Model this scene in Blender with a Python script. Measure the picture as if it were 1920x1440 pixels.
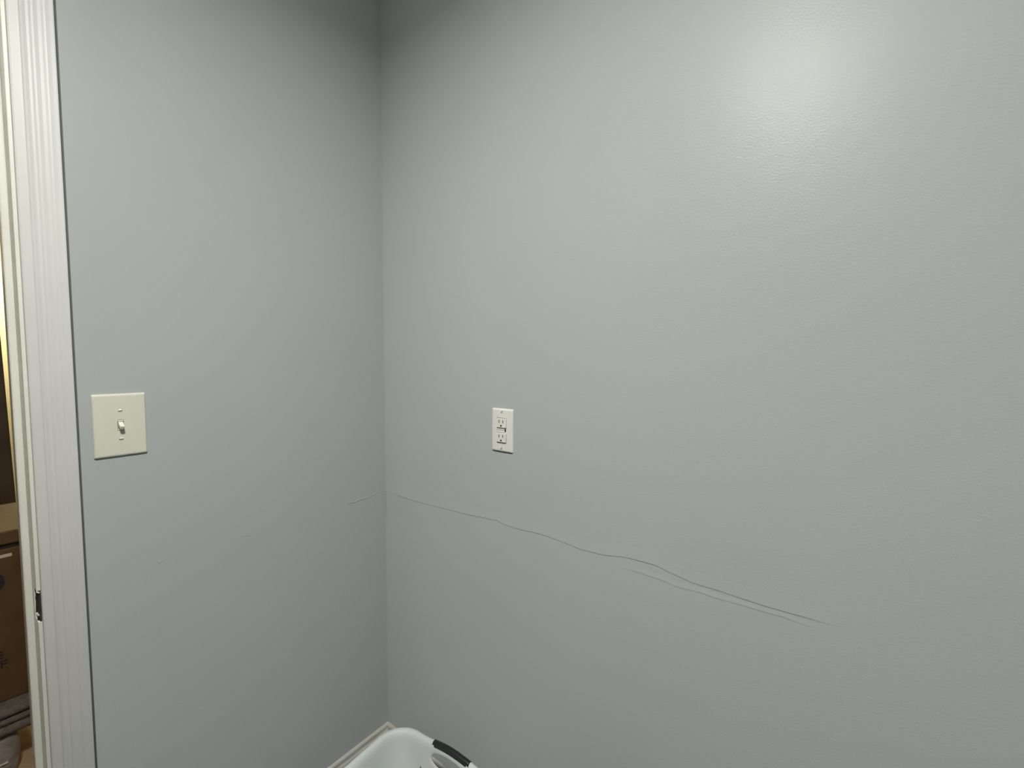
import bpy, bmesh, math, random
from mathutils import Vector, Matrix
random.seed(4)
for o in list(bpy.data.objects): bpy.data.objects.remove(o)
SC = bpy.context.scene
COL = SC.collection
PI = math.pi

# ------------------------------------------------------------ camera
# frame 1920x1440, focal length 850.65 px
EYE = 1.40                                   # camera height above the floor
f, yaw, pitch, roll = 850.65, -0.6547, 0.06437, 0.00722
F = Vector((math.sin(yaw)*math.cos(pitch), math.cos(yaw)*math.cos(pitch), -math.sin(pitch)))
R = Vector((math.cos(yaw), -math.sin(yaw), 0)); U = R.cross(F)
R2 = R*math.cos(roll)+U*math.sin(roll); U2 = -R*math.sin(roll)+U*math.cos(roll)
cam = bpy.data.cameras.new('camera'); co = bpy.data.objects.new('camera', cam); COL.objects.link(co)
cam.sensor_width = 36; cam.lens = f/1920*36; cam.clip_start = .02
M = Matrix((R2, U2, -F)).transposed().to_4x4(); M.translation = Vector((1.2496, -.9327, EYE))
co.matrix_world = M
SC.camera = co

# ------------------------------------------------------------ world, exposure
w = bpy.data.worlds.new('world'); SC.world = w; w.use_nodes = True
w.node_tree.nodes['Background'].inputs[0].default_value = (.5, .55, .6, 1)
w.node_tree.nodes['Background'].inputs[1].default_value = 0.0
vs = SC.view_settings
vs.view_transform = 'Standard'; vs.look = 'None'; vs.gamma = 1; vs.exposure = 0.0; vs.use_curve_mapping = False

LAMP_POS = (1.03, -.97, 2.53)      # round flush ceiling lamp, the laundry room's own light
LAMP_R = .105
LAMP_STRENGTH = 268
LAMP_COLOR = (1.0, .99, .95)

def lamp(name, kind, loc, energy, color, size=.1):
    l = bpy.data.lights.new(name, kind); l.energy = energy; l.color = color
    if kind == 'POINT': l.shadow_soft_size = size
    o = bpy.data.objects.new(name, l); o.location = loc; COL.objects.link(o); return o
# warm lamp light in the far room, and the dim hall light
lamp('far_room_lamp', 'POINT', (-2.66, -.28, 1.86), 42, (1, .85, .46), .06)
lamp('hall_lamp', 'POINT', (-.45, -1.35, 2.40), .35, (1, .80, .58), .08)

# ------------------------------------------------------------ materials
def mat(name, color, rough=.5, bump=None, spec=.5, mottled=0, mscale=6, metal=0):
    m = bpy.data.materials.new(name); m.use_nodes = True; nt = m.node_tree; N = nt.nodes; L = nt.links
    b = N['Principled BSDF']; b.inputs['Roughness'].default_value = rough
    b.inputs['Specular IOR Level'].default_value = spec; b.inputs['Metallic'].default_value = metal
    b.inputs['Base Color'].default_value = (*color, 1)
    tc = N.new('ShaderNodeTexCoord')
    if mottled:
        n = N.new('ShaderNodeTexNoise'); n.inputs['Scale'].default_value = mscale; n.inputs['Detail'].default_value = 5
        L.new(tc.outputs['Object'], n.inputs['Vector'])
        r = N.new('ShaderNodeValToRGB'); L.new(n.outputs['Fac'], r.inputs['Fac'])
        r.color_ramp.elements[0].position = .3; r.color_ramp.elements[1].position = .7
        r.color_ramp.elements[0].color = (*[c*(1-mottled) for c in color], 1)
        r.color_ramp.elements[1].color = (*[min(1, c*(1+mottled)) for c in color], 1)
        L.new(r.outputs['Color'], b.inputs['Base Color'])
    if bump:
        last = None
        for (sc, st, dist, stretch) in bump:
            n = N.new('ShaderNodeTexNoise'); n.inputs['Scale'].default_value = sc; n.inputs['Detail'].default_value = 3
            mp = N.new('ShaderNodeMapping'); mp.inputs['Scale'].default_value = stretch
            L.new(tc.outputs['Object'], mp.inputs['Vector']); L.new(mp.outputs['Vector'], n.inputs['Vector'])
            bp = N.new('ShaderNodeBump'); bp.inputs['Strength'].default_value = st; bp.inputs['Distance'].default_value = dist
            L.new(n.outputs['Fac'], bp.inputs['Height'])
            if last: L.new(last.outputs['Normal'], bp.inputs['Normal'])
            last = bp
        L.new(last.outputs['Normal'], b.inputs['Normal'])
    return m

MW = mat('wall_paint', (.457, .483, .474), .37, bump=[(250, .60, .0006, (1, 1, 1.4)), (14, .35, .0022, (1, 1, 1))], spec=.17, mottled=.012, mscale=3)
MW.node_tree.nodes['Principled BSDF'].inputs['Diffuse Roughness'].default_value = .85
MC = mat('ceiling_paint', (.8, .8, .79), .8, bump=[(90, .4, .001, (1, 1, 1))])
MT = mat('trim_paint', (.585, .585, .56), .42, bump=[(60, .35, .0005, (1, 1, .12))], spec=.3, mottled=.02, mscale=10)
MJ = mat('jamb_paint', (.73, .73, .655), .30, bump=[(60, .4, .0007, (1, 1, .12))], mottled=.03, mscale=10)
MSW = mat('ivory_plastic', (.66, .655, .545), .38, mottled=.012, mscale=60)
MTG = mat('toggle_plastic', (.76, .75, .66), .3)
MOU = mat('white_plastic', (.82, .81, .75), .32)
MBK = mat('black_slot', (.01, .01, .01), .7)
MSC = mat('screw_paint', (.72, .71, .64), .3)
MDK = mat('mortise_wood', (.03, .026, .02), .8, bump=[(200, .8, .001, (1, 1, .2))], mottled=.5, mscale=80)
MBW = mat('basket_plastic', (.79, .825, .81), .38, bump=[(350, .25, .0003, (1, 1, 1))])
MBG = mat('grip_rubber', (.028, .030, .031), .27)
MFL = mat('floor_vinyl', (.06, .052, .045), .5, mottled=.15, mscale=12)
MHF = mat('hall_floor_wood', (.16, .09, .045), .45, mottled=.3, mscale=8)
MHW = mat('hall_wall_paint', (.62, .56, .45), .7)
MFW = mat('far_wall_paint', (.86, .80, .66), .7)
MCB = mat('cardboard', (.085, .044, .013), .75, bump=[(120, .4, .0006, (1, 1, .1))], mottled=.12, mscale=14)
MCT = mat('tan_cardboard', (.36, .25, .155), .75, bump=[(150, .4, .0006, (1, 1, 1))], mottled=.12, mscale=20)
MTP = mat('clear_tape', (.55, .47, .36), .15)
MIN = mat('black_ink', (.012, .01, .01), .7)
MBL = mat('blanket_cloth', (.12, .098, .08), .95, bump=[(160, 1, .003, (1, 1, 1))], mottled=.25, mscale=60)
MPL = mat('grey_wrap', (.27, .235, .215), .35, bump=[(25, .8, .006, (1, 1, 1))], mottled=.35, mscale=24)
MBR = mat('brown_board', (.06, .036, .018), .5, mottled=.25, mscale=10)
MBP = mat('black_panel', (.006, .006, .007), .35)
def emis(name, color, s):
    m = bpy.data.materials.new(name); m.use_nodes = True; b = m.node_tree.nodes['Principled BSDF']
    b.inputs['Base Color'].default_value = (.8, .8, .8, 1)
    b.inputs['Emission Color'].default_value = (*color, 1); b.inputs['Emission Strength'].default_value = s; return m
ME = emis('lamp_diffuser', LAMP_COLOR, LAMP_STRENGTH)

# ------------------------------------------------------------ mesh helpers
def link(name, bm, m, parent=None, smooth=False, kind=None):
    me = bpy.data.meshes.new(name); bmesh.ops.recalc_face_normals(bm, faces=bm.faces[:]); bm.to_mesh(me); bm.free()
    me.materials.append(m)
    if smooth:
        for p in me.polygons: p.use_smooth = True
    o = bpy.data.objects.new(name, me); COL.objects.link(o)
    if parent: o.parent = parent
    if kind: o['kind'] = kind
    return o
def empty(name, loc=(0, 0, 0), rz=0):
    o = bpy.data.objects.new(name, None); o.empty_display_size = .05; o.location = loc; o.rotation_euler = (0, 0, rz)
    COL.objects.link(o); return o
def tag(o, label, cat, group=None):
    o['label'] = label; o['category'] = cat
    if group: o['group'] = group
    return o
def box(bm, a, b, bev=0, seg=2):
    x0, y0, z0 = [min(p, q) for p, q in zip(a, b)]; x1, y1, z1 = [max(p, q) for p, q in zip(a, b)]
    v = [bm.verts.new(p) for p in ((x0,y0,z0),(x1,y0,z0),(x1,y1,z0),(x0,y1,z0),(x0,y0,z1),(x1,y0,z1),(x1,y1,z1),(x0,y1,z1))]
    fs = [bm.faces.new([v[i] for i in q]) for q in ((0,3,2,1),(4,5,6,7),(0,1,5,4),(1,2,6,5),(2,3,7,6),(3,0,4,7))]
    if bev:
        es = list({e for q in fs for e in q.edges})
        bmesh.ops.bevel(bm, geom=es, offset=bev, segments=seg, affect='EDGES', profile=.5)
    return v
def B(a, b, bev=0, seg=2):
    bm = bmesh.new(); box(bm, a, b, bev, seg); return bm
def extrude_profile(pts, axis_pts):
    """pts: list of closed-profile functions' points in 3D at each axis station"""
    bm = bmesh.new(); rings = [[bm.verts.new(p) for p in ring] for ring in axis_pts]
    n = len(rings[0])
    for a, b in zip(rings, rings[1:]):
        for i in range(n): bm.faces.new((a[i], a[(i+1) % n], b[(i+1) % n], b[i]))
    bm.faces.new(rings[0][::-1]); bm.faces.new(rings[-1]); return bm
def disc(bm, c, ax, r, d, n=24, dome=0, rings=1):
    """cylinder from c along unit axis ax, radius r, depth d, optional domed top"""
    ax = Vector(ax).normalized(); t = ax.orthogonal().normalized(); s = ax.cross(t); c = Vector(c)
    prof = [(r, 0), (r, d)] + [(r*math.cos(k/4*PI/2), d+dome*math.sin(k/4*PI/2)) for k in range(1, 4)] if dome else [(r, 0), (r, d)]
    prev = None; first = None
    for (rr, h) in prof:
        ring = [bm.verts.new(c+ax*h+(t*math.cos(2*PI*i/n)+s*math.sin(2*PI*i/n))*rr) for i in range(n)]
        if prev:
            for i in range(n): bm.faces.new((prev[i], prev[(i+1) % n], ring[(i+1) % n], ring[i]))
        else: first = ring
        prev = ring
    bm.faces.new(prev); bm.faces.new(first[::-1])

# ------------------------------------------------------------ the setting
H = 2.53                    # ceiling height
XR, YF = 3.3, -3.6         # far side walls of the laundry room
WT = .117                    # thickness of the left wall
D0, D1, DH = -.798, -1.665, 2.12   # rough opening in the left wall
def S(name, bm, m, parent=None): return link(name, bm, m, parent, kind='structure' if parent is None else None)

bm = bmesh.new()
box(bm, (-WT, D0, 0), (0, .12, H)); box(bm, (-WT, YF-.12, 0), (0, D1, H)); box(bm, (-WT, D1, DH), (0, D0, H))
wall_left = S('wall_left', bm, MW)
wall_right = S('wall_right', B((0, 0, 0), (XR+.12, .12, H)), MW)
S('wall_side', B((XR, YF-.12, 0), (XR+.12, 0, H)), MW)
S('wall_rear', B((0, YF-.12, 0), (XR, YF, H)), MW)
S('floor', B((-WT, YF-.12, -.1), (XR+.12, .12, 0)), MFL)
S('ceiling', B((-WT, YF-.12, H), (XR+.12, .12, H+.1)), MC)
# hall and far room beyond the doorway
S('floor_hall', B((-3.1, -3.2, -.1), (-WT, 1.2, 0)), MHF)
S('ceiling_hall', B((-3.1, -3.2, H), (-WT, 1.2, H+.1)), MC)
S('wall_hall_end', B((-3.1, -3.2, 0), (-3.0, 1.2, H)), MFW)
S('wall_hall_left', B((-3.0, -3.3, 0), (-WT, -3.2, H)), MHW)
S('wall_hall_right', B((-3.0, 1.2, 0), (-WT, 1.3, H)), MHW)

# door frame: jamb with rabbet and stop, casings
door = bpy.data.objects.new('door_1', None); COL.objects.link(door); door['kind'] = 'structure'; door.empty_display_size = .1
JY = -.817; MZ0, MZ1 = .872, .934     # mortise in the jamb edge
bm = bmesh.new()
box(bm, (-.119, D0, 0), (0, JY, MZ0), .0012)
box(bm, (-.119, D0, MZ1), (0, JY, DH), .0012)
box(bm, (-.119, D0, MZ0), (-.034, JY, MZ1))
box(bm, (-.034, D0, MZ0), (0, JY+.0115, MZ1))
link('jamb', bm, MJ, door)
bm = bmesh.new(); box(bm, (-.119, D1, 0), (0, D1+.018, DH), .0012); link('jamb', bm, MJ, door)
bm = bmesh.new(); box(bm, (-.119, D1+.018, DH-.018), (0, JY, DH), .001); link('head_jamb', bm, MJ, door)
bm = bmesh.new(); box(bm, (-.082, JY, 0), (-.045, JY-.012, DH-.018), .003, 3); link('door_stop', bm, MJ, door)
bm = bmesh.new(); box(bm, (-.082, D1+.018, 0), (-.045, D1+.030, DH-.018), .003, 3); link('door_stop', bm, MJ, door)
# dark broken mortise with chipped edges where the strike sits
bm = bmesh.new()
vs_ = box(bm, (-.0335, JY+.0035, MZ0), (-.0006, JY+.0100, MZ1))
bmesh.ops.subdivide_edges(bm, edges=[e for e in bm.edges if e.calc_length() > .02], cuts=7, use_grid_fill=True)
for v in bm.verts: v.co.y -= random.uniform(0, .003) if v.co.y < JY+.005 else 0
o = link('strike_mortise', bm, MDK, door); o['label'] = 'dark gouged latch mortise in the painted jamb edge'
def chip(y, z, sx, sz, a, x=-.002):
    bm = bmesh.new(); box(bm, (-sx, -.0010, -sz), (sx, .0010, sz), .0005)
    for v in bm.verts: v.co += Vector([random.uniform(-.0006, .0006) for _ in range(3)])
    bmesh.ops.transform(bm, matrix=Matrix.Translation((x, y, z)) @ Matrix.Rotation(a, 4, 'X'), verts=bm.verts)
    link('paint_chip', bm, MJ, door)
chip(JY+.0022, MZ1-.002, .0022, .0025, .8); chip(JY+.0005, MZ0+.016, .003, .003, .5); 

# casing with a stepped, fluted face (laundry-room side and hall side)
def casing_profile():      # (distance from inner edge, thickness)
    W = .0625
    pr = [(0, 0), (0, .0065), (.0012, .0085), (.0035, .0092), (.013, .0098), (.0155, .0102), (.0175, .0118), (.020, .0127), (.0225, .0118),
          (.0245, .0112), (.028, .0116), (.031, .0132), (.034, .0138), (.0375, .0132), (.0395, .0128), (.044, .0133), (.0475, .0146), (.050, .0150), (.0525, .0147),
          (.0555, .0145), (.0605, .0148), (.0620, .0140), (W, .0125), (W, 0)]
    return pr
def casing(name, yin, sgn, x0, sx, z0, z1, W=.0625):
    pr = casing_profile()
    rings = []
    for top in (0, 1):
        rings.append([(x0+sx*t, yin+sgn*d, (z1 + d) if top else z0) for d, t in pr])
    return link(name, extrude_profile(None, rings), MT, door)
cs = casing('casing', -.8115, 1, 0, 1, 0, DH-.012)
casing('casing', D1+.023-.0115+.0, -1, 0, 1, 0, DH-.012)
pr = casing_profile(); ya, yb = -.8115, D1+.0115
bm = extrude_profile(None, [[(t, ya+d, DH-.012+d) for d, t in pr], [(t, yb-d, DH-.012+d) for d, t in pr]])
link('head_casing', bm, MT, door)
casing('hall_casing', -.8115, 1, -WT, -1, 0, DH-.012)
casing('hall_casing', D1+.0115, -1, -WT, -1, 0, DH-.012)
# small dents filled in the casing paint
bm = bmesh.new(); disc(bm, (.0112, -.776, 1.322), (1, 0, 0), .0032, .0006, 16, .0010); link('nail_fill', bm, MT, door)
S('casing_edge_strip', B((-.0005, -.7495, 0), (.0006, -.7438, DH+.06)), mat('dark_grey_green', (.105, .122, .112), .85))  # thin dark grey-green strip on the wall along the casing's outer edge

# baseboards with a moulded top
def baseboard(name, p0, p1, nrm):
    pr = [(0, 0), (.013, 0), (.013, .095), (.0115, .101), (.0085, .105), (.0075, .111), (.0085, .1145), (.0075, .119), (.0045, .1225), (.0, .1235)]
    rings = []
    for p in (p0, p1): rings.append([(p[0]+nrm[0]*t, p[1]+nrm[1]*t, z) for t, z in pr])
    return link(name, extrude_profile(None, rings), MBB, None, kind='structure')
MBB = mat('baseboard_paint', (.66, .645, .58), .4, bump=[(60, .4, .0008, (.1, .1, 1))], mottled=.05, mscale=30)
baseboard('baseboard_left', (0, -.749, 0), (0, 0, 0), (1, 0))
baseboard('baseboard_right', (0.0, 0, 0), (XR, 0, 0), (0, -1))
baseboard('baseboard_side', (XR, 0, 0), (XR, YF, 0), (-1, 0))
baseboard('baseboard_rear', (XR, YF, 0), (0, YF, 0), (0, 1))

# the cracked horizontal drywall seam: lifted tape edges on the wall
def seam(name, pts, up, dn, hgt, parent, wall='R', mtl=None):
    """ridge: rises gently over 'up' above the line, drops to the wall over 'dn' below it"""
    bm = bmesh.new(); rows = []
    n = len(pts)
    for i, (s, z) in enumerate(pts):
        k = min(1, i/3, (n-1-i)/4); h = hgt*max(.0, k)*random.uniform(.8, 1.15)
        sec = [(up, -.00015), (up*.45, h*.42), (.0012, h*.95), (.0004, h), (-dn*.35, h*.25), (-dn, -.0002)]
        rows.append([bm.verts.new((s, -t, z+a) if wall == 'R' else (t, s, z+a)) for a, t in sec])
    for a, b in zip(rows, rows[1:]):
        for j in range(len(a)-1): bm.faces.new((a[j], a[j+1], b[j+1], b[j]))
    return link(name, bm, mtl or MW, parent, smooth=False)
def wob(pts, amp, step=.012):
    out = []; ph = random.random()*9
    for (a, b), (c, d) in zip(pts, pts[1:]):
        k = max(1, int(abs(c-a)/step))
        for i in range(k):
            u = i/k; out.append((a+(c-a)*u, b+(d-b)*u+amp*math.sin(ph+(a+(c-a)*u)*95)*.6+random.uniform(-amp, amp)*.5))
    out.append(pts[-1]); return out
def R_(u, v):   # pixel of the photograph to a point on the right wall, used to set out the crack
    d = F+R2*((u-960)/f)-U2*((v-720)/f); t = (0-M.translation.y)/d.y; p = M.translation+d*t; return (p.x, p.z)
def L_(u, v):
    d = F+R2*((u-960)/f)-U2*((v-720)/f); t = (0-M.translation.x)/d.x; p = M.translation+d*t; return (p.y, p.z)
main = [R_(*q) for q in ((729, 922), (745, 928), (770, 937), (800, 945), (840, 955), (875, 964), (905, 970), (922, 974), (932, 975), (943, 982), (960, 988), (985, 995), (1010, 1000), (1040, 1010), (1065, 1020), (1090, 1030), (1110, 1035), (1130, 1040), (1168, 1044), (1195, 1050), (1230, 1060), (1260, 1075), (1300, 1093), (1340, 1105), (1380, 1118), (1410, 1128), (1440, 1138), (1480, 1149), (1520, 1160), (1560, 1172), (1592, 1179))]
seam('tape_seam', wob(main, .0003), .030, .0028, .0011, wall_right)
low = [R_(*q) for q in ((1165, 1064), (1200, 1074), (1240, 1087), (1270, 1100), (1310, 1110), (1350, 1123), (1390, 1134), (1430, 1146), (1470, 1157), (1505, 1170), (1550, 1182))]
seam('tape_seam', wob(low, .0003), .013, .004, .0007, wall_right)
cr = [L_(*q) for q in ((712, 921), (700, 928), (690, 933), (680, 936), (665, 941), (650, 945))]
seam('tape_wrinkle', wob(cr, .0012, .004), .004, .003, .0012, wall_left, 'L')
cr = [L_(*q) for q in ((320, 1045), (308, 1050), (298, 1056), (290, 1062), (284, 1066))]
seam('tape_wrinkle', wob(cr, .0004, .004), .003, .003, .0009, wall_left, 'L')
cr = [L_(*q) for q in ((480, 1002), (462, 1004), (448, 1006), (440, 1009))]
seam('tape_wrinkle', wob(cr, .0010, .004), .004, .004, .0006, wall_left, 'L')
# lumpy corner tape just below the seam
bm = bmesh.new()
for k in range(10):
    z = R_(722, 915+k*5)[1]
    x = random.uniform(.001, .008); r = random.uniform(.0015, .003)
    bmesh.ops.create_icosphere(bm, subdivisions=2, radius=r, matrix=Matrix.Translation((x*.6, -x*.3-.0002, z)) @ Matrix.Diagonal((1, .5, 1.6, 1)))
link('corner_lumps', bm, MW, wall_right, smooth=True)

# ------------------------------------------------------------ ceiling lamp (above the frame)
lt = empty('ceiling_light', LAMP_POS); tag(lt, 'round white flush ceiling lamp above the room, lit', 'lamp')
bm = bmesh.new(); disc(bm, (0, 0, 0), (0, 0, -1), LAMP_R+.012, .158, 48); link('drum', bm, emis('frosted_drum', LAMP_COLOR, LAMP_STRENGTH*.055), lt)
bm = bmesh.new(); disc(bm, (0, 0, -.1585), (0, 0, -1), LAMP_R, .002, 48); link('diffuser', bm, ME, lt)

# ------------------------------------------------------------ wall plates
def rrect(w, h, r, n=5):
    p = []
    for cx, cy, a0 in ((w/2-r, h/2-r, 0), (-w/2+r, h/2-r, 90), (-w/2+r, -h/2+r, 180), (w/2-r, -h/2+r, 270)):
        for i in range(n+1):
            a = math.radians(a0+90*i/n); p.append((cx+r*math.cos(a), cy+r*math.sin(a)))
    return p
def plate_bm(w, h, hw, hh, hr, t=.0055, tube=.006):
    """cover plate in local coords: x across, z up, y toward the room is +; opening hw x hh"""
    bm = bmesh.new()
    lev = [(w, h, .002, 0), (w, h, .002, .0014), (w-.0010, h-.0010, .0022, .0029), (w-.0030, h-.0030, .0026, .0044), (w-.0058, h-.0058, .003, .0052), (w-.010, h-.010, .003, t)]
    rings = []
    for (a, b, r, d) in lev: rings.append([bm.verts.new((x, d, z)) for x, z in rrect(a, b, r)])
    rings.append([bm.verts.new((x, t, z)) for x, z in rrect(hw, hh, hr)])
    rings.append([bm.verts.new((x, .0008, z)) for x, z in rrect(hw, hh, hr)])
    n = len(rings[0])
    for a, b in zip(rings, rings[1:]):
        for i in range(n): bm.faces.new((a[i], a[(i+1) % n], b[(i+1) % n], b[i]))
    return bm
def screw(parent, z, ang, front):
    s_ = bmesh.new(); disc(s_, (0, front-.0006, z), (0, 1, 0), .0036, .0006, 20, .0011); o = link('screw', s_, MSC, parent, smooth=False)
    sl = bmesh.new(); box(sl, (-.0034, front+.0002, -.0006), (.0034, front+.00125, .0006))
    bmesh.ops.transform(sl, matrix=Matrix.Translation((0, 0, z)) @ Matrix.Rotation(ang, 4, 'Y'), verts=sl.verts)
    link('screw_slot', sl, MBK, o)

# toggle switch with an oversize plate on the left wall; local +y looks into the room (+x)
sw = empty('light_switch', (0, -.6797, EYE-.1552), -PI/2)
tag(sw, 'oversize ivory toggle switch plate on the grey wall beside the door casing', 'switch')
link('cover_plate', plate_bm(.0889, .1334, .0105, .0240, .0012), MSW, sw)
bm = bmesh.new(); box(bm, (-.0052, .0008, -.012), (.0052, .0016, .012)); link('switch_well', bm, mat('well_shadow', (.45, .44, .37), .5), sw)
bm = bmesh.new()       # raised collar at the ends of the slot
box(bm, (-.0048, .001, .0075), (.0048, .0058, .0112), .0005); box(bm, (-.0048, .001, -.0112), (.0048, .0058, -.0085), .0005)
link('switch_collar', bm, MSW, sw)
bm = bmesh.new()       # lever, tilted down
vs_ = box(bm, (-.0042, 0, -.0045), (.0042, .0195, .0045))
for v in bm.verts:
    if v.co.y > .01: v.co.x *= .82; v.co.z *= .80
bmesh.ops.bevel(bm, geom=bm.edges[:], offset=.0008, segments=2, affect='EDGES')
bmesh.ops.transform(bm, matrix=Matrix.Translation((0, .0010, .0040)) @ Matrix.Rotation(math.radians(-27), 4, 'X'), verts=bm.verts)
link('toggle', bm, MTG, sw)
screw(sw, .0302, .06, .0055); screw(sw, -.0302, -.08, .0055)

# ground-fault outlet on the right wall; local +y looks into the room (-y)
ou = empty('wall_outlet', (.5048, 0, EYE-.1995), PI)
tag(ou, 'white rectangular outlet with test and reset buttons on the right-hand wall', 'outlet')
link('cover_plate', plate_bm(.0699, .1143, .0333, .0668, .0015), MOU, ou)
bm = bmesh.new(); box(bm, (-.0160, .0008, -.0327), (.0160, .0036, .0327), .0004); link('outlet_body', bm, MOU, ou)
def outlet_face(z0, z1):
    a = bmesh.new(); box(a, (-.0152, .003, z0), (.0152, .0092, z1), .0008, 2); return link('socket_face', a, MOU, ou)
for zc in (.0195, -.0195):
    fc = outlet_face(zc-.0120, zc+.0120)
    for (x, hgt) in ((-.0063, .0072), (.0063, .0086)):     # two blade slots, as seen from the room
        s_ = bmesh.new(); box(s_, (x-.0012, .0080, zc+.0042-hgt/2), (x+.0012, .00925, zc+.0042+hgt/2)); link('slot', s_, mat('slot', (.05, .045, .035), .7) if 'slot' not in bpy.data.materials else bpy.data.materials['slot'], fc)
    g_ = bmesh.new(); disc(g_, (0, .0080, zc-.0072), (0, 1, 0), .0027, .00138, 18)
    link('ground_hole', g_, MBK, fc)
bm = bmesh.new(); box(bm, (-.0095, .0034, .0006), (.0148, .0060, .0058), .0006); link('button', bm, MOU, ou)
bm = bmesh.new(); box(bm, (-.0095, .0034, -.0058), (.0148, .0060, -.0006), .0006); link('button', bm, MOU, ou)
bm = bmesh.new(); box(bm, (-.0115, .004, -.0030), (-.0090, .0060, .0030), .0003)
o = link('indicator_window', bm, MBK, ou); o.location = (-.0018, .0008, 0)
screw(ou, .0484, .9, .0055); screw(ou, -.0484, .75, .0055)

# ------------------------------------------------------------ laundry basket in the corner
BW, BL, BH, BR = .435, .62, .28, .085      # width along the right wall, length, height, corner radius of the outer lip
def path(sdist):
    """closed rounded rectangle, s=0 at the middle of the far short side (+y), running toward -x; returns point, outward normal"""
    a, b, r = BW/2, BL/2, BR
    L1 = 2*(a-r); L2 = 2*(b-r); A = PI*r/2; P = 2*L1+2*L2+4*A
    s = sdist % P
    segs = [('l', (0, b), (-1, 0), L1/2, (0, 1)), ('c', (-a+r, b-r), 90, A), ('l', (-a, b-r), (0, -1), L2, (-1, 0)), ('c', (-a+r, -b+r), 180, A),
            ('l', (-a+r, -b), (1, 0), L1, (0, -1)), ('c', (a-r, -b+r), 270, A), ('l', (a, -b+r), (0, 1), L2, (1, 0)), ('c', (a-r, b-r), 0, A), ('l', (a-r, b), (-1, 0), L1/2, (0, 1))]
    for g in segs:
        ln = g[3]
        if s <= ln+1e-9:
            if g[0] == 'l': return Vector((g[1][0]+g[2][0]*s, g[1][1]+g[2][1]*s)), Vector(g[4])
            an = math.radians(g[2])+s/r; n = Vector((math.cos(an), math.sin(an))); return Vector(g[1])+n*r, n
        s -= ln
    return Vector((0, b)), Vector((0, 1))
PER = 2*(BW-2*BR)+2*(BL-2*BR)+2*PI*BR
HS = PER/2   # the other short side
def arch(s):
    v = 0
    for c in (0, HS, PER):
        d = abs(s-c)
        if d < .11: v = max(v, .5+.5*math.cos(PI*d/.11))
    return v
def wall_d(z):   # inward offset of the body wall at height z below the lip (z negative)
    return -.0216-.018*(-z-.022)/(BH-.022)
def slim(s):     # the lip is slimmer where the grips sit
    v = 0
    for c in (0, HS, PER):
        d = abs(s-c)
        if d < .105: v = max(v, 1 if d < .060 else .5+.5*math.cos(PI*(d-.060)/.045))
    return v
def bpt(s, d, z):
    p, n = path(s); k = arch(s); m = slim(s)
    fade = 1 if z > -.022 else max(0, 1-(-z-.022)/.07)
    q = p+n*(d*(1-.25*m*fade)-.004*k*fade); return Vector((q.x, q.y, BH+z*(1-.25*m*fade)+.014*k*fade))
bk_ = empty('laundry_basket', (.410, -.375, .0), math.radians(4.6))
tag(bk_, 'white plastic laundry basket with dark grey grip tucked into the room corner', 'basket')
bm = bmesh.new(); NS = 144
lip = [(-.002, -.030), (.0, -.026), (.0004, -.014), (-.0006, -.007), (-.0034, -.0022), (-.0075, -.0002), (-.012, -.0008), (-.0160, -.0036), (-.0190, -.0085), (-.0206, -.0150), (-.0216, -.0220)]
for j in range(len(lip)-1):
    for i in range(NS):
        s0, s1 = PER*i/NS, PER*(i+1)/NS
        bm.faces.new([bm.verts.new(bpt(s0, *lip[j])), bm.verts.new(bpt(s1, *lip[j])), bm.verts.new(bpt(s1, *lip[j+1])), bm.verts.new(bpt(s0, *lip[j+1]))])
def plain(s0, s1, z0, z1, n=1, m=1):
    for i in range(n):
        for j in range(m):
            a, b = s0+(s1-s0)*i/n, s0+(s1-s0)*(i+1)/n; c, d = z0+(z1-z0)*j/m, z0+(z1-z0)*(j+1)/m
            bm.faces.new([bm.verts.new(bpt(x, wall_d(z), z)) for x, z in ((a, c), (b, c), (b, d), (a, d))])
def holed(s0, s1, z0, z1, hole, nc, nr):
    """one cell of the wall with an opening; its rim uses the same grid points as its neighbours"""
    sc, zc = (s0+s1)/2, (z0+z1)/2; hs, hz = (s1-s0)/2, (z1-z0)/2
    per = [(s1, z0+(z1-z0)*j/nr) for j in range(nr)] + [(s1+(s0-s1)*i/nc, z1) for i in range(nc)] + \
          [(s0, z1+(z0-z1)*j/nr) for j in range(nr)] + [(s0+(s1-s0)*i/nc, z0) for i in range(nc)]
    per = [p for a_, b_ in zip(per, per[1:]+per[:1]) for p in (a_, ((a_[0]+b_[0])/2, (a_[1]+b_[1])/2, 1))]
    rows = []
    n = len(per)
    for p in per:
        a_ = math.atan2((p[1]-zc)/hz, (p[0]-sc)/hs); hx, hy = hole(a_)
        q = (sc+hx, zc+hy); rows.append([(p[0], p[1]), (p[0]*.5+q[0]*.5, p[1]*.5+q[1]*.5), q])
    V = lambda p: bm.verts.new(bpt(p[0], wall_d(p[1]), p[1]))
    for i in range(0, n, 2):           # outer band: grid edge kept whole, midpoints only inside
        A, Mi, Bn = rows[i], rows[i+1], rows[(i+2) % n]
        bm.faces.new([V(A[0]), V(Bn[0]), V(Bn[1]), V(Mi[1]), V(A[1])])
        bm.faces.new([V(A[1]), V(Mi[1]), V(Mi[2]), V(A[2])]); bm.faces.new([V(Mi[1]), V(Bn[1]), V(Bn[2]), V(Mi[2])])
def ell(w_, h_, p=2.4, tilt=0):
    def g(a):
        c, s_ = math.cos(a), math.sin(a)
        return (w_*math.copysign(abs(c)**(2/p), c), h_*math.copysign(abs(s_)**(2/p), s_))
    return g
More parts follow.
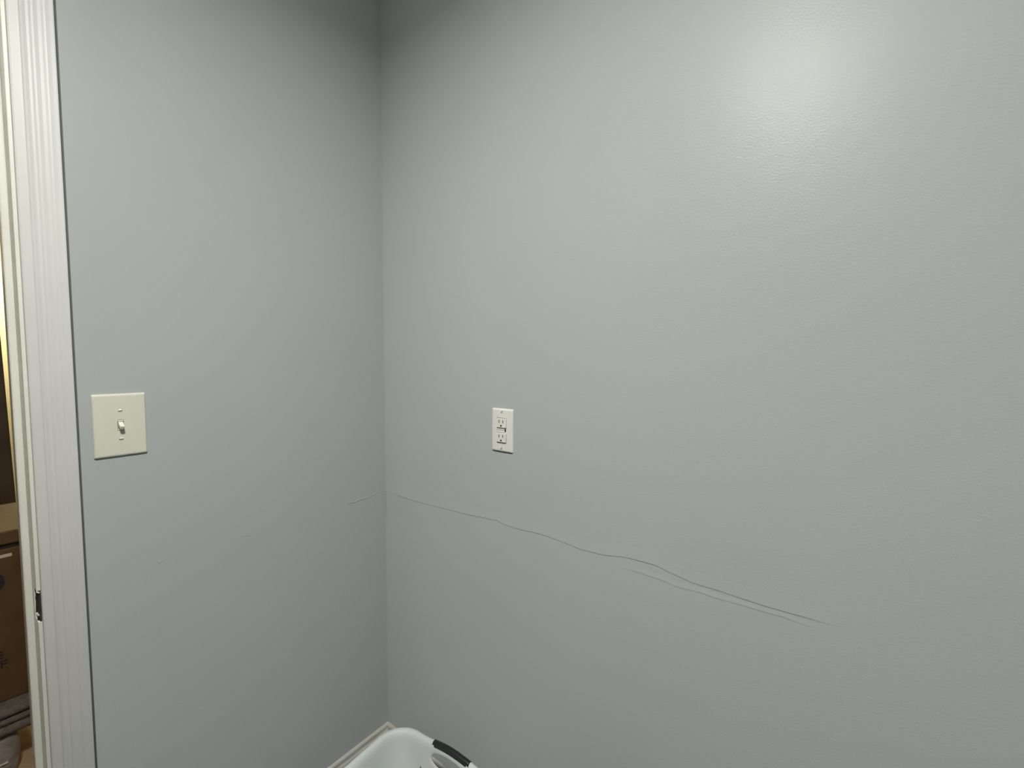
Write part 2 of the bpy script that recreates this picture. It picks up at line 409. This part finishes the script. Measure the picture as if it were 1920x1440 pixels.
def leaf(w_, h_):
    def g(a):
        t = abs(a)/(PI/2) if abs(a) < PI/2 else (PI-abs(a))/(PI/2); t = t**1.6 if t < 1 else 1; return (w_*math.copysign(math.cos(t*PI/2)**1.3, math.cos(a)), h_*math.copysign(math.sin(t*PI/2), math.sin(a)))
    return g
ZT, ZB = -.070, -.252; U_ = PER/144
for c in (0, HS):
    holed(c-6*U_, c+6*U_, ZT, -.022, ell(.064, .0195), 12, 4)
    plain(c+6*U_, c+66*U_, -.022, ZT, 60, 4)
ncell = 48; cw = PER/ncell
for i in range(ncell):
    na, nb = path(i*cw+1e-4)[1], path((i+1)*cw-1e-4)[1]
    if (na-nb).length < 1e-3: holed(i*cw, (i+1)*cw, ZB, ZT, leaf(.0095, .086), 3, 8)
    else: plain(i*cw, (i+1)*cw, ZB, ZT, 3, 8)
plain(0, PER, -BH+.004, ZB, NS, 1)
# base
base = [bm.verts.new(bpt(PER*i/NS, wall_d(-BH+.004), -BH+.004)) for i in range(NS)]; bm.faces.new(base)
bmesh.ops.remove_doubles(bm, verts=bm.verts[:], dist=.00012)
body = link('basket_body', bm, MBW, bk_, smooth=True)
sm = body.modifiers.new('thick', 'SOLIDIFY'); sm.thickness = .0026; sm.offset = 0; sm.use_even_offset = False
# two dark grips wrapped over the lip
def grip(c):
    bm = bmesh.new(); n = 26; prf = [(.002, -.029)] + [(a+.0022*(1 if a > -.0075 else -.6), b+.0024) for a, b in lip[1:]] + [(-.0235, -.0265), (-.015, -.0255), (-.005, -.0265)]
    rings = []
    for i in range(n+1):
        s = c-.066+.132*i/n; e = min(i, n-i); sh = 1 if e else .985
        ring = []
        for d, z in prf:
            dd, zz = -.0105+(d+.0105)*sh, -.013+(z+.013)*sh
            ring.append(bm.verts.new(bpt(s, dd, zz)))
        rings.append(ring)
    m_ = len(prf)
    for a, b in zip(rings, rings[1:]):
        for j in range(m_): bm.faces.new((a[j], a[(j+1) % m_], b[(j+1) % m_], b[j]))
    bm.faces.new(rings[0][::-1]); bm.faces.new(rings[-1])
    o = link('grip', bm, MBG, bk_, smooth=True); o['label'] = 'dark grey rubber grip on the rim'
grip(0); grip(HS)

# ------------------------------------------------------------ things beyond the doorway
def crate(name, c, size, rz, m, lab, cat, group=None, bev=.003):
    e = empty(name, c, rz); tag(e, lab, cat, group)
    return e
# tan box on the hall floor
x0 = -.60
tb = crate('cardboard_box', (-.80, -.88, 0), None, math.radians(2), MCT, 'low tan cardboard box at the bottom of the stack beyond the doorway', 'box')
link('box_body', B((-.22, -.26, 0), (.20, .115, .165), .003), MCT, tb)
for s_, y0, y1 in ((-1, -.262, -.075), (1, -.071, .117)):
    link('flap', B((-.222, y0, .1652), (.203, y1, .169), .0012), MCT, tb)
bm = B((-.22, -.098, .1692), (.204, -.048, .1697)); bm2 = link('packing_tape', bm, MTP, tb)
# grey wrapped bundle
gb = empty('wrapped_bundle', (-.82, -.88, .170), math.radians(-1)); tag(gb, 'grey plastic-wrapped bundle lying on the low tan box beyond the doorway', 'bundle')
bm = bmesh.new(); box(bm, (-.18, -.24, 0), (.17, .078, .132), .018, 3)
bmesh.ops.subdivide_edges(bm, edges=[e for e in bm.edges if e.calc_length() > .05], cuts=9, use_grid_fill=True)
for v in bm.verts:
    q = math.sin(v.co.y*61+v.co.z*40)*.0035+math.sin(v.co.y*23-v.co.x*31)*.003
    if v.co.x > .1: v.co.x += q
    if v.co.z > .1: v.co.z += q*.6-.003
    if v.co.y > .05: v.co.y += q-.004
link('wrap', bm, MPL, gb, smooth=True)
link('tape_strip', B((.1745, -.22, .048), (.1765, .05, .053), .0006), mat('shiny_edge', (.62, .55, .48), .25), gb)
bm = bmesh.new(); disc(bm, (.172, .012, .098), (1, 0, 0), .014, .003, 20); link('dark_patch', bm, MIN, gb)
# folded blanket
fb = empty('folded_blanket', (-.83, -.88, .3035), 0); tag(fb, 'dull brown folded blanket under the big cardboard box beyond the doorway', 'blanket')
for k in range(3):
    bm = bmesh.new(); box(bm, (-.19, -.25, .026*k), (.20-.006*(k % 2), .150, .026*k+.0255), .0115, 3)
    link('fold', bm, MBL, fb, smooth=True)
# big cardboard box with black print, tape and a dark gap below the lid
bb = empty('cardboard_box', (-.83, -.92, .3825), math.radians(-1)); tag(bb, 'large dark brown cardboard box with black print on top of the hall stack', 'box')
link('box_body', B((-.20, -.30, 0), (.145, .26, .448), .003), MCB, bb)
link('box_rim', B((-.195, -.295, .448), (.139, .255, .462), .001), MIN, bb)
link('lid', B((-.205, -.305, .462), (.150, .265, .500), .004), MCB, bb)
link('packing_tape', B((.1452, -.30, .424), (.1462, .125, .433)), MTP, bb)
bm = bmesh.new(); disc(bm, (.145, .074, .356), (1, 0, 0), .034, .0008, 28)
for v in bm.verts: v.co.z = .356+(v.co.z-.356)*1.0
link('print_emblem', bm, MIN, bb)
bm = bmesh.new()
for k, (w0, z) in enumerate(((.086, .238), (.100, .205), (.086, .176), (.112, .140), (.118, .112), (.096, .080))):
    y = -.12
    while y < w0-.020:
        ww = random.uniform(.010, .016); e_ = min(y+ww, w0-.012)
        box(bm, (.145, y, z-.011), (.1458, y+.0035, z+.011))
        for zz in random.sample((-.0095, -.0005, .0085), random.choice((1, 2, 3))): box(bm, (.145, y+.003, z+zz-.0018), (.1457, e_, z+zz+.0018))
        y += ww+.005
o = link('printed_lettering', bm, MIN, bb)
# dark leaning board with black panel
lb = empty('leaning_board', (-1.24, -.95, 0), 0); tag(lb, 'tall dark brown board standing behind the stack of boxes in the hall', 'board')
bm = bmesh.new(); box(bm, (-.02, -.35, 0), (.02, .203, 1.66), .003)
for v in bm.verts:
    v.co.y += (v.co.z-1.14)*-.020
link('board', bm, MBR, lb)
bm = bmesh.new(); box(bm, (.0195, -.30, .74), (.0225, .170, 1.345), .001); link('inset_panel', bm, MBP, lb)
